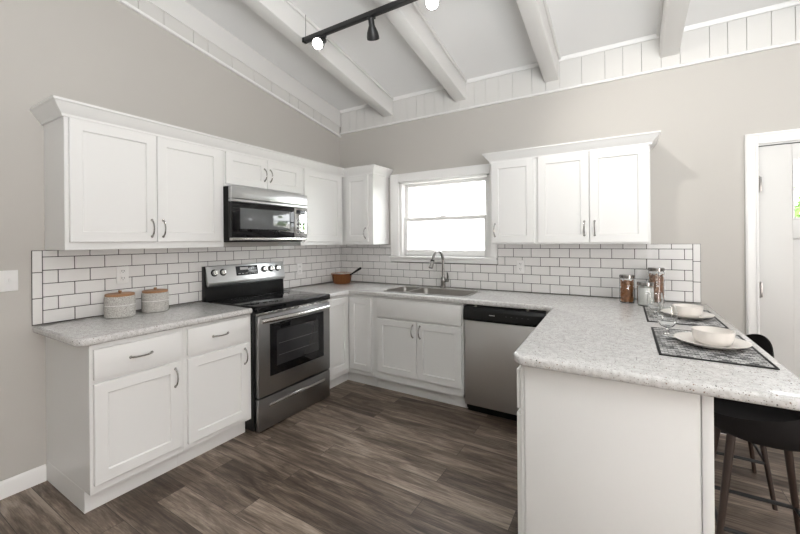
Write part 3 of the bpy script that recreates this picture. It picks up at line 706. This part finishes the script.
q = MB(); q.box(0.0, MW, -0.402, -0.362, 0.334, MH, bev=0.004).box(0.0, MW, -0.400, -0.362, 0.309, 0.331, bev=0.003); q.build('vent_band', M['steel'], mw)
MB().box(0.006, MW - 0.006, -0.402, -0.362, 0.012, 0.034, bev=0.003).build('bottom_strip', M['steelh'], mw)

# ------------------------------------------------------------------ dishwasher
dw = thing('dishwasher', 'stainless dishwasher with black control strip between sink cabinet and peninsula', 'dishwasher', (1.812, 0, 0), BACK)
DW = 0.622
MB().box(0.004, DW - 0.004, -0.585, -0.02, 0.03, 0.868, bev=0.003).build('tub', M['black'], dw)
MB().box(0.006, DW - 0.006, -0.636, -0.588, 0.078, 0.752, bev=0.006).build('door', M['dwsteel'], dw)
q = MB(); q.prism([(-0.588, 0.756), (-0.645, 0.756), (-0.650, 0.775), (-0.646, 0.835), (-0.632, 0.862), (-0.588, 0.864)], 'x', 0.003, DW - 0.003, bev=0.003); cs = q.build('control_strip', M['black'], dw)
for k in range(5): MB().box(0.34 + 0.04 * k, 0.352 + 0.04 * k, -0.6488, -0.645, 0.809, 0.812).build('button', M['ring'], cs)
MB().box(0.215, 0.26, -0.6488, -0.645, 0.807, 0.812).build('badge', M['legend'], cs)
for xx in (0.09, 0.49): MB().box(xx, xx + 0.02, -0.625, -0.59, 0.862, 0.874).build('mounting_tab', M['steelh'], dw)
MB().box(0.006, DW - 0.006, -0.56, -0.5, 0.0, 0.076, bev=0.002).build('toe_panel', M['black'], dw)

# ------------------------------------------------------------------ electrical plates
def outlet(name, label, loc, rz):
    t = thing(name, label, 'outlet', loc, rz)
    MB().box(-0.036, 0.036, -0.006, 0.0, -0.058, 0.058, bev=0.003).build('plate', M['plate'], t)
    for z in (-0.024, 0.024):
        q = MB(); q.box(-0.017, 0.017, -0.0085, -0.005, z - 0.016, z + 0.016, bev=0.003); s_ = q.build('socket', M['plate'], t)
        q = MB(); q.box(-0.008, -0.005, -0.0092, -0.008, z - 0.002, z + 0.008).box(0.005, 0.008, -0.0092, -0.008, z - 0.002, z + 0.008).box(-0.002, 0.002, -0.0092, -0.008, z - 0.011, z - 0.007)
        q.build('slot', M['slot'], s_)
    return t
outlet('wall_outlet', 'white wall outlet in the tiles above the speckled canisters', (0.0095, -2.275, 1.176), LEFT)
outlet('wall_outlet', 'white wall outlet in the tiles between range and copper pot', (0.0095, -0.672, 1.105), LEFT)
outlet('wall_outlet', 'white wall outlet in the tiles right of the window', (2.118, -0.0095, 1.150), BACK)
sw = thing('light_switch', 'white triple light switch plate on the greige wall left of the tiles', 'light switch', (0.0, -2.862, 1.187), LEFT)
MB().box(-0.082, 0.082, -0.006, 0.0, -0.058, 0.058, bev=0.003).build('plate', M['plate'], sw)
for k in (-1, 0, 1): MB().box(k * 0.046 - 0.006, k * 0.046 + 0.006, -0.016, -0.005, -0.004, 0.014, bev=0.002).build('toggle', M['plate'], sw)

# ------------------------------------------------------------------ track light
TY = -1.335; TZ = zb(TY) - 0.002
tl = thing('track_light', 'black ceiling track light with swivel spot heads under the beams', 'track light', (0, TY, TZ))
MB().box(0.775, 3.35, -0.018, 0.018, -0.034, 0.0, bev=0.002).build('track', M['blackmetal'], tl)
MB().box(0.770, 0.795, -0.019, 0.019, -0.036, 0.001, bev=0.003).build('end_cap', M['black'], tl)
q = MB(); q.tube([(0.79, 0.0, 0.0), (0.788, 0.006, 0.09), (0.792, 0.0, 0.183)], 0.0022, 6); plabel(q.build('feed_wire', M['faucet'], tl), 'thin grey wire up to the ceiling')
def head(x, aim, glow, power, cone=140):
    """a bottle-shaped spot head on a stem; aim: direction its mouth points"""
    aim = Vector(aim).normalized()
    piv = Vector((x, 0, -0.075))
    q = MB(); q.box(x - 0.028, x + 0.028, -0.014, 0.014, -0.052, -0.033, bev=0.003); q.tube([(x, 0, -0.05), (x, 0, -0.075)], 0.007, 10); q.sphere(piv, 0.011, 2)
    mt = Matrix.Translation(piv) @ Vector((0, 0, 1)).rotation_difference(aim).to_matrix().to_4x4()
    q.lathe([(0, -0.035), (0.018, -0.035), (0.021, -0.028), (0.021, 0.018), (0.026, 0.030), (0.039, 0.062), (0.044, 0.088), (0.044, 0.105), (0.041, 0.105), (0.040, 0.085), (0.024, 0.04), (0, 0.036)], seg=28, mtx=mt)
    h = q.build('spot_head', M['blackmetal'], tl)
    q = MB(); q.lathe([(0, 0.045), (0.018, 0.046), (0.030, 0.066), (0.038, 0.090), (0.0385, 0.102), (0.034, 0.110), (0.018, 0.115), (0, 0.116)], seg=24, mtx=mt)
    b = q.build('bulb', M['bulb'] if glow else M['plate'], h)
    if power:
        ld = bpy.data.lights.new('spot_beam', 'SPOT'); ld.energy = power; ld.spot_size = R(cone); ld.spot_blend = 0.9; ld.shadow_soft_size = 0.035; ld.color = (1.0, 0.96, 0.90)
        lo = bpy.data.objects.new('spot_beam', ld); COL.objects.link(lo); lo.parent = h
        lo.location = piv + aim * 0.135; lo.rotation_euler = (-aim).to_track_quat('Z', 'Y').to_euler()
    return h
head(0.970, (0.22, -0.78, -0.62), True, 12)
head(1.425, (-0.30, 0.62, -0.72), False, 0)
head(1.895, (0.35, -0.70, -0.70), True, 8)
head(2.45, (1.15, 1.335, -1.35), True, 32, 112)

# ------------------------------------------------------------------ things on the counters
def canister(label, loc, sc):
    t = thing('canister', label, 'canister', loc, 0.3, 'speckled canisters')
    r, h = 0.082 * sc, 0.135 * sc
    q = MB(); q.lathe([(0, 0.001), (r - 0.006, 0.001), (r, 0.008), (r, h * 0.56), (r + 0.0015, h * 0.57), (r + 0.0015, h * 0.60), (r, h * 0.61), (r, h - 0.004), (r - 0.004, h), (r - 0.008, h), (r - 0.008, h - 0.01), (0, h - 0.012)], seg=40); q.build('body', M['canister'], t)
    q = MB(); q.lathe([(r + 0.0006, h * 0.572), (r + 0.0022, h * 0.576), (r + 0.0022, h * 0.595), (r + 0.0006, h * 0.60)], seg=40); plabel(q.build('band', M['plate'], t), 'plain white band')
    q = MB(); q.lathe([(0, h), (r - 0.010, h), (r - 0.004, h + 0.001), (r - 0.003, h + 0.012), (r - 0.007, h + 0.015), (0, h + 0.015)], seg=40); lid = q.build('lid', M['wood'], t)
    q = MB(); q.lathe([(0, h + 0.015), (0.007, h + 0.015), (0.0065, h + 0.020), (0.011, h + 0.027), (0.008, h + 0.033), (0, h + 0.034)], seg=20); q.build('knob', M['wood'], lid)
    return t
canister('larger speckled grey canister with wooden lid, nearer the counter end', (0.142, -2.343, CT), 1.0)
canister('smaller speckled grey canister with wooden lid, nearer the range', (0.135, -2.130, CT), 0.97)

pot = thing('saucepan', 'copper saucepan with black handle in the counter corner', 'saucepan', (0.215, -0.235, CT))
q = MB(); q.lathe([(0, 0.001), (0.085, 0.001), (0.095, 0.008), (0.106, 0.05), (0.116, 0.105), (0.121, 0.110), (0.121, 0.113), (0.117, 0.113), (0.112, 0.106), (0.102, 0.05), (0.09, 0.012), (0, 0.008)], seg=48); q.build('body', M['copper'], pot)
q = MB(); q.lathe([(0.1165, 0.1125), (0.122, 0.1125), (0.1225, 0.116), (0.117, 0.116)], seg=48); plabel(q.build('rim', M['copperin'], pot), 'bright copper rim')
q = MB(); q.lathe([(0.1165, 0.1128), (0.1115, 0.106), (0.1015, 0.05), (0.0895, 0.0125), (0, 0.0085)], seg=48); plabel(q.build('lining', M['steelh'], pot), 'pale tinned lining')
q = MB(); hd = Vector((1.0, 0.08, 0)).normalized() * 0.9
hp = [hd * 0.113 + Vector((0, 0, 0.095)), hd * 0.16 + Vector((0, 0, 0.118)), hd * 0.22 + Vector((0, 0, 0.15)), hd * 0.275 + Vector((0, 0, 0.178)), hd * 0.285 + Vector((0, 0, 0.183))]
q.tube(hp, [0.008, 0.009, 0.012, 0.014, 0.007], 12); plabel(q.build('handle', M['black'], pot), 'black handle')

def jar(name, label, loc, r, h, lidh, filler):
    t = thing(name, label, 'jar', loc, 0, 'glass jars')
    hb = h - lidh
    q = MB(); q.lathe([(0, 0.001), (r - 0.005, 0.001), (r, 0.006), (r, hb - 0.012), (r - 0.005, hb), (r - 0.008, hb), (r - 0.003, hb - 0.014), (r - 0.003, 0.01), (r - 0.008, 0.006), (0, 0.006)], seg=36); q.build('glass_body', M['glass'], t)
    q = MB(); q.lathe([(0, hb), (r - 0.004, hb), (r - 0.001, hb + 0.002), (r - 0.001, h - 0.004), (r - 0.004, h), (0, h)], seg=36)
    for k in range(24):
        a = 2 * math.pi * k / 24; q.box(-0.001, 0.001, r - 0.0015, r, hb + 0.003, h - 0.005, mtx=Matrix.Rotation(a, 4, 'Z'))
    q.build('lid', M['chrome'], t)
    rr = random.Random(int(r * 1e5 + h * 1e4)); q = MB(); ri = r - 0.0045; m = None
    if filler == 'flour':
        q.lathe([(0, 0.0075), (ri, 0.0075), (ri, hb * 0.90), (ri * 0.6, hb * 0.915), (0, hb * 0.90)], seg=32); m = M['flour']
    else:
        q.lathe([(0, 0.0075), (ri * 0.80, 0.0075), (ri * 0.80, hb * 0.86), (0, hb * 0.88)], seg=20)
        m = M['pasta'] if filler == 'pasta' else M['nuts']
        for k in range(230 if filler == 'pasta' else 330):
            a = rr.uniform(0, 2 * math.pi); z = rr.uniform(0.014, hb * 0.90)
            if filler == 'pasta':
                d = ri * 0.86; c = Vector((d * math.cos(a), d * math.sin(a), z)); dr_ = Vector((-math.sin(a), math.cos(a), rr.uniform(-1.2, 1.2))).normalized() * 0.011
                q.tube([c - dr_, c, c + dr_], 0.0036, 6)
            else:
                d = ri * 0.88; q.sphere((d * math.cos(a), d * math.sin(a), z), 0.0055, 1, (1, 1, 1))
    c = q.build('contents', m, t); c['kind'] = 'stuff'
    plabel(c, {'pasta': 'orange brown dry pasta', 'nuts': 'mixed brown nuts', 'flour': 'white flour'}[filler])
    return t
jar('storage_jar', 'medium glass jar of orange brown pasta, leftmost jar on the counter', (2.940, -0.205, CT), 0.049, 0.208, 0.026, 'pasta')
jar('storage_jar', 'short glass jar full of white flour', (3.052, -0.290, CT), 0.051, 0.168, 0.026, 'flour')
jar('storage_jar', 'tall glass jar of mixed brown nuts', (3.125, -0.135, CT), 0.052, 0.262, 0.026, 'nuts')

def placemat(label, loc):
    t = thing('placemat', label, 'placemat', loc, 0, 'woven placemats')
    MB().box(-0.172, 0.172, -0.267, 0.267, 0.0005, 0.004).build('mat', M['weave'], t, smooth=False)
    q = MB(); q.box(-0.178, 0.178, -0.273, -0.263, 0.0005, 0.005, bev=0.001).box(-0.178, 0.178, 0.263, 0.273, 0.0005, 0.005, bev=0.001).box(-0.178, -0.168, -0.263, 0.263, 0.0005, 0.005, bev=0.001).box(0.168, 0.178, -0.263, 0.263, 0.0005, 0.005, bev=0.001)
    plabel(q.build('binding', M['piping'], t), 'black bound edge')
    return t
PM = [(3.222, -1.345), (3.212, -0.635)]
placemat('black and grey woven placemat nearest the camera on the breakfast bar', (*PM[0], CT)); placemat('black and grey woven placemat nearest the tile wall on the breakfast bar', (*PM[1], CT))
def dish(name, prof, label, cat, loc, grp):
    q = MB(); q.lathe(prof, seg=56)
    if name == 'bowl': bmesh.ops.scale(q.bm, vec=(0.94, 0.94, 0.90), verts=q.bm.verts)
    o = q.build(name, M['ceramic'], None, loc); return tag(o, label, cat, grp)
plate_prof = [(0, 0.001), (0.070, 0.001), (0.075, 0.004), (0.100, 0.011), (0.128, 0.022), (0.132, 0.026), (0.127, 0.0265), (0.098, 0.016), (0.074, 0.008), (0, 0.006)]
bowl_prof = [(0, 0.001), (0.045, 0.001), (0.056, 0.003), (0.068, 0.012), (0.0745, 0.030), (0.079, 0.066), (0.0795, 0.070), (0.0765, 0.0705), (0.0715, 0.032), (0.063, 0.015), (0.045, 0.009), (0, 0.007)]
ZP = CT + 0.0048
for k, (nm, y) in enumerate((('nearest the camera', -1.36), ('nearest the tile wall', -0.680))):
    dish('plate', plate_prof, 'cream dinner plate under a bowl, the setting ' + nm, 'plate', (3.248 - 0.01 * k, y, ZP), 'dinner plates')
    dish('bowl', bowl_prof, 'cream bowl on a plate, the setting ' + nm, 'bowl', (3.255 - 0.01 * k, y, ZP + 0.0070), 'bowls')
gob = [(0, 0.0005), (0.030, 0.0005), (0.031, 0.002), (0.010, 0.005), (0.0042, 0.012), (0.0045, 0.026), (0.008, 0.034), (0.026, 0.044), (0.039, 0.064), (0.0425, 0.090), (0.040, 0.118), (0.0365, 0.144), (0.0355, 0.144), (0.039, 0.118), (0.0412, 0.090), (0.0375, 0.065), (0.025, 0.0465), (0.008, 0.0375), (0, 0.036)]
for nm, loc in (('beside the plate nearest the camera', (3.102, -1.232, ZP)), ('by the placemat nearest the tile wall', (3.083, -0.735, ZP))):
    q = MB(); q.lathe(gob, seg=40); tag(q.build('wine_glass', M['glass'], None, loc, ang=60), 'clear stemmed glass ' + nm, 'glass', 'wine glasses')

# ------------------------------------------------------------------ bar stools
st = thing('bar_stool', 'charcoal bucket bar stool nearest the camera under the bar overhang', 'bar stool', (3.405, -1.34, 0), 0, 'bar stools')
def stool_shell():
    bm = bmesh.new(); N, MM = 56, 16; inn, outr = [], []
    for k in range(N):
        th = 2 * math.pi * k / N; c = 0.5 * (1 + math.cos(th))       # 1 at the back (+x), 0 at the front
        top = 0.665 + 0.09 * c + 0.085 * (c ** 7)
        ri, ro = [], []
        for j in range(MM + 1):
            t = j / MM
            if t < 0.5: r = 0.172 * t / 0.5; z = 0.632 - 0.012 * (1 - (t / 0.5) ** 2)
            else: u = (t - 0.5) / 0.5; r = 0.172 + 0.030 * math.sin(u * math.pi / 2); z = 0.632 + (top - 0.632) * (u ** 1.5)
            ri.append(bm.verts.new((r * math.cos(th), r * math.sin(th) * 1.06, z)))
            if t < 0.5: zo = z - 0.045 + 0.010 * (t / 0.5) ** 4; r2 = r * 1.04
            else: u = (t - 0.5) / 0.5; zo = z - 0.035 * (1 - u) ** 1.2; r2 = r + 0.007 + 0.009 * math.sin(u * math.pi)
            ro.append(bm.verts.new((r2 * math.cos(th), r2 * math.sin(th) * 1.06, zo)))
        inn.append(ri); outr.append(ro)
    for k in range(N):
        k2 = (k + 1) % N
        for G in (inn, outr):
            for j in range(1, MM): bm.faces.new((G[k][j], G[k2][j], G[k2][j + 1], G[k][j + 1]))
        bm.faces.new((inn[k][MM], inn[k2][MM], outr[k2][MM], outr[k][MM]))
    for G in (inn, outr): bm.faces.new([G[k][1] for k in range(N)])
    loose = [v for v in bm.verts if not v.link_faces]; bmesh.ops.delete(bm, geom=loose, context='VERTS')
    return bm
q = MB(); q._merge(stool_shell()); q.build('seat_shell', M['shell'], st, ang=60)
fx, tx = 0.178, 0.105
legp = {}
for sx in (-1, 1):
    for sy in (-1, 1):
        a = Vector((sx * tx, sy * tx, 0.605)); b = Vector((sx * fx, sy * fx, 0.001)); legp[sx, sy] = (a, b)
        q = MB(); q.tube([a, a.lerp(b, 0.3), b], [0.0155, 0.014, 0.0095], 12); q.build('leg', M['walnut'], st)
def at_z(l, z): return l[0].lerp(l[1], (l[0].z - z) / (l[0].z - l[1].z))
for (p, r_) in (((-1, -1), (1, -1)), ((1, -1), (1, 1)), ((1, 1), (-1, 1)), ((-1, 1), (-1, -1))):
    q = MB(); q.tube([at_z(legp[p], 0.215), at_z(legp[r_], 0.215)], 0.0085, 10); q.build('footrest_bar', M['blackmetal'], st)
st2 = copy_thing(st, (3.400, -0.665, 0), 0, 'charcoal bucket bar stool nearest the back wall under the bar overhang')

[c for c in st2.children if c.name.startswith('seat_shell')][0].rotation_euler = (0, 0, R(24))
# ------------------------------------------------------------------ outside
struct(MB().box(-25, 30, 0.14, 45, -0.42, -0.30).build('ground', M['lawn'], smooth=False), 'pale gravel ground outside the window and door', 'ground')
hs = thing('neighbour_house', 'pale neighbouring house seen faintly through the kitchen window', 'house', (-6.0, 13.0, -0.30))
MB().box(-5, 5, 0, 7, 0, 3.4).build('wall', M['siding'], hs, smooth=False)
MB().prism([(-5.4, 3.4), (5.4, 3.4), (0, 5.8)], 'y', -0.4, 7.4).build('roof', M['roofing'], hs, smooth=False)
for x in (-3.2, 0.0, 3.0):
    q = MB(); q.box(x - 0.55, x + 0.55, -0.06, 0.02, 1.2, 2.7); wq = q.build('window', M['housewin'], hs, smooth=False)
    MB().box(x - 0.65, x + 0.65, -0.09, -0.02, 2.7, 2.82).build('lintel', M['siding'], wq, smooth=False)
def bush(name, label, cat, loc, rad, n, seed, trunk=0.0):
    t = thing(name, label, cat, loc); r = random.Random(seed); bm = bmesh.new()
    cl = [(Vector((r.gauss(0, .4), r.gauss(0, .4), abs(r.gauss(.3, .45)))) * rad, rad * r.uniform(.3, .55)) for _ in range(9)]
    for k in range(n):
        c, rr = cl[k % 9]; d = Vector((r.gauss(0, 1), r.gauss(0, 1), r.gauss(0, 1))).normalized() * rr * r.uniform(.5, 1)
        p = c + d + Vector((0, 0, trunk + rad * 0.35)); s = rad * r.uniform(.05, .1)
        u = Vector((r.gauss(0, 1), r.gauss(0, 1), r.gauss(0, 1))).normalized(); v = u.orthogonal().normalized(); ww = u.cross(v)
        bm.faces.new([bm.verts.new(p + v * s), bm.verts.new(p + ww * s * .5), bm.verts.new(p - v * s), bm.verts.new(p - ww * s * .5)])
    q = MB(); q._merge(bm); q.build('foliage', M['leaf'], t, smooth=False)
    q = MB(); q.tube([(0, 0, 0), (0.03, 0.02, trunk * .5 + .1), (0, 0, trunk + rad * .6)], [rad * .07 + .02, rad * .06 + .015, rad * .03], 8); q.build('trunk', M['bark'], t)
    return t
bush('leafy_shrub', 'leafy green shrub outside the door window', 'shrub', (4.95, 2.7, -0.30), 1.0, 2600, 5)
bush('young_tree', 'small leafy tree behind the shrub outside the door', 'tree', (5.9, 7.0, -0.30), 1.3, 2600, 8, 0.5)
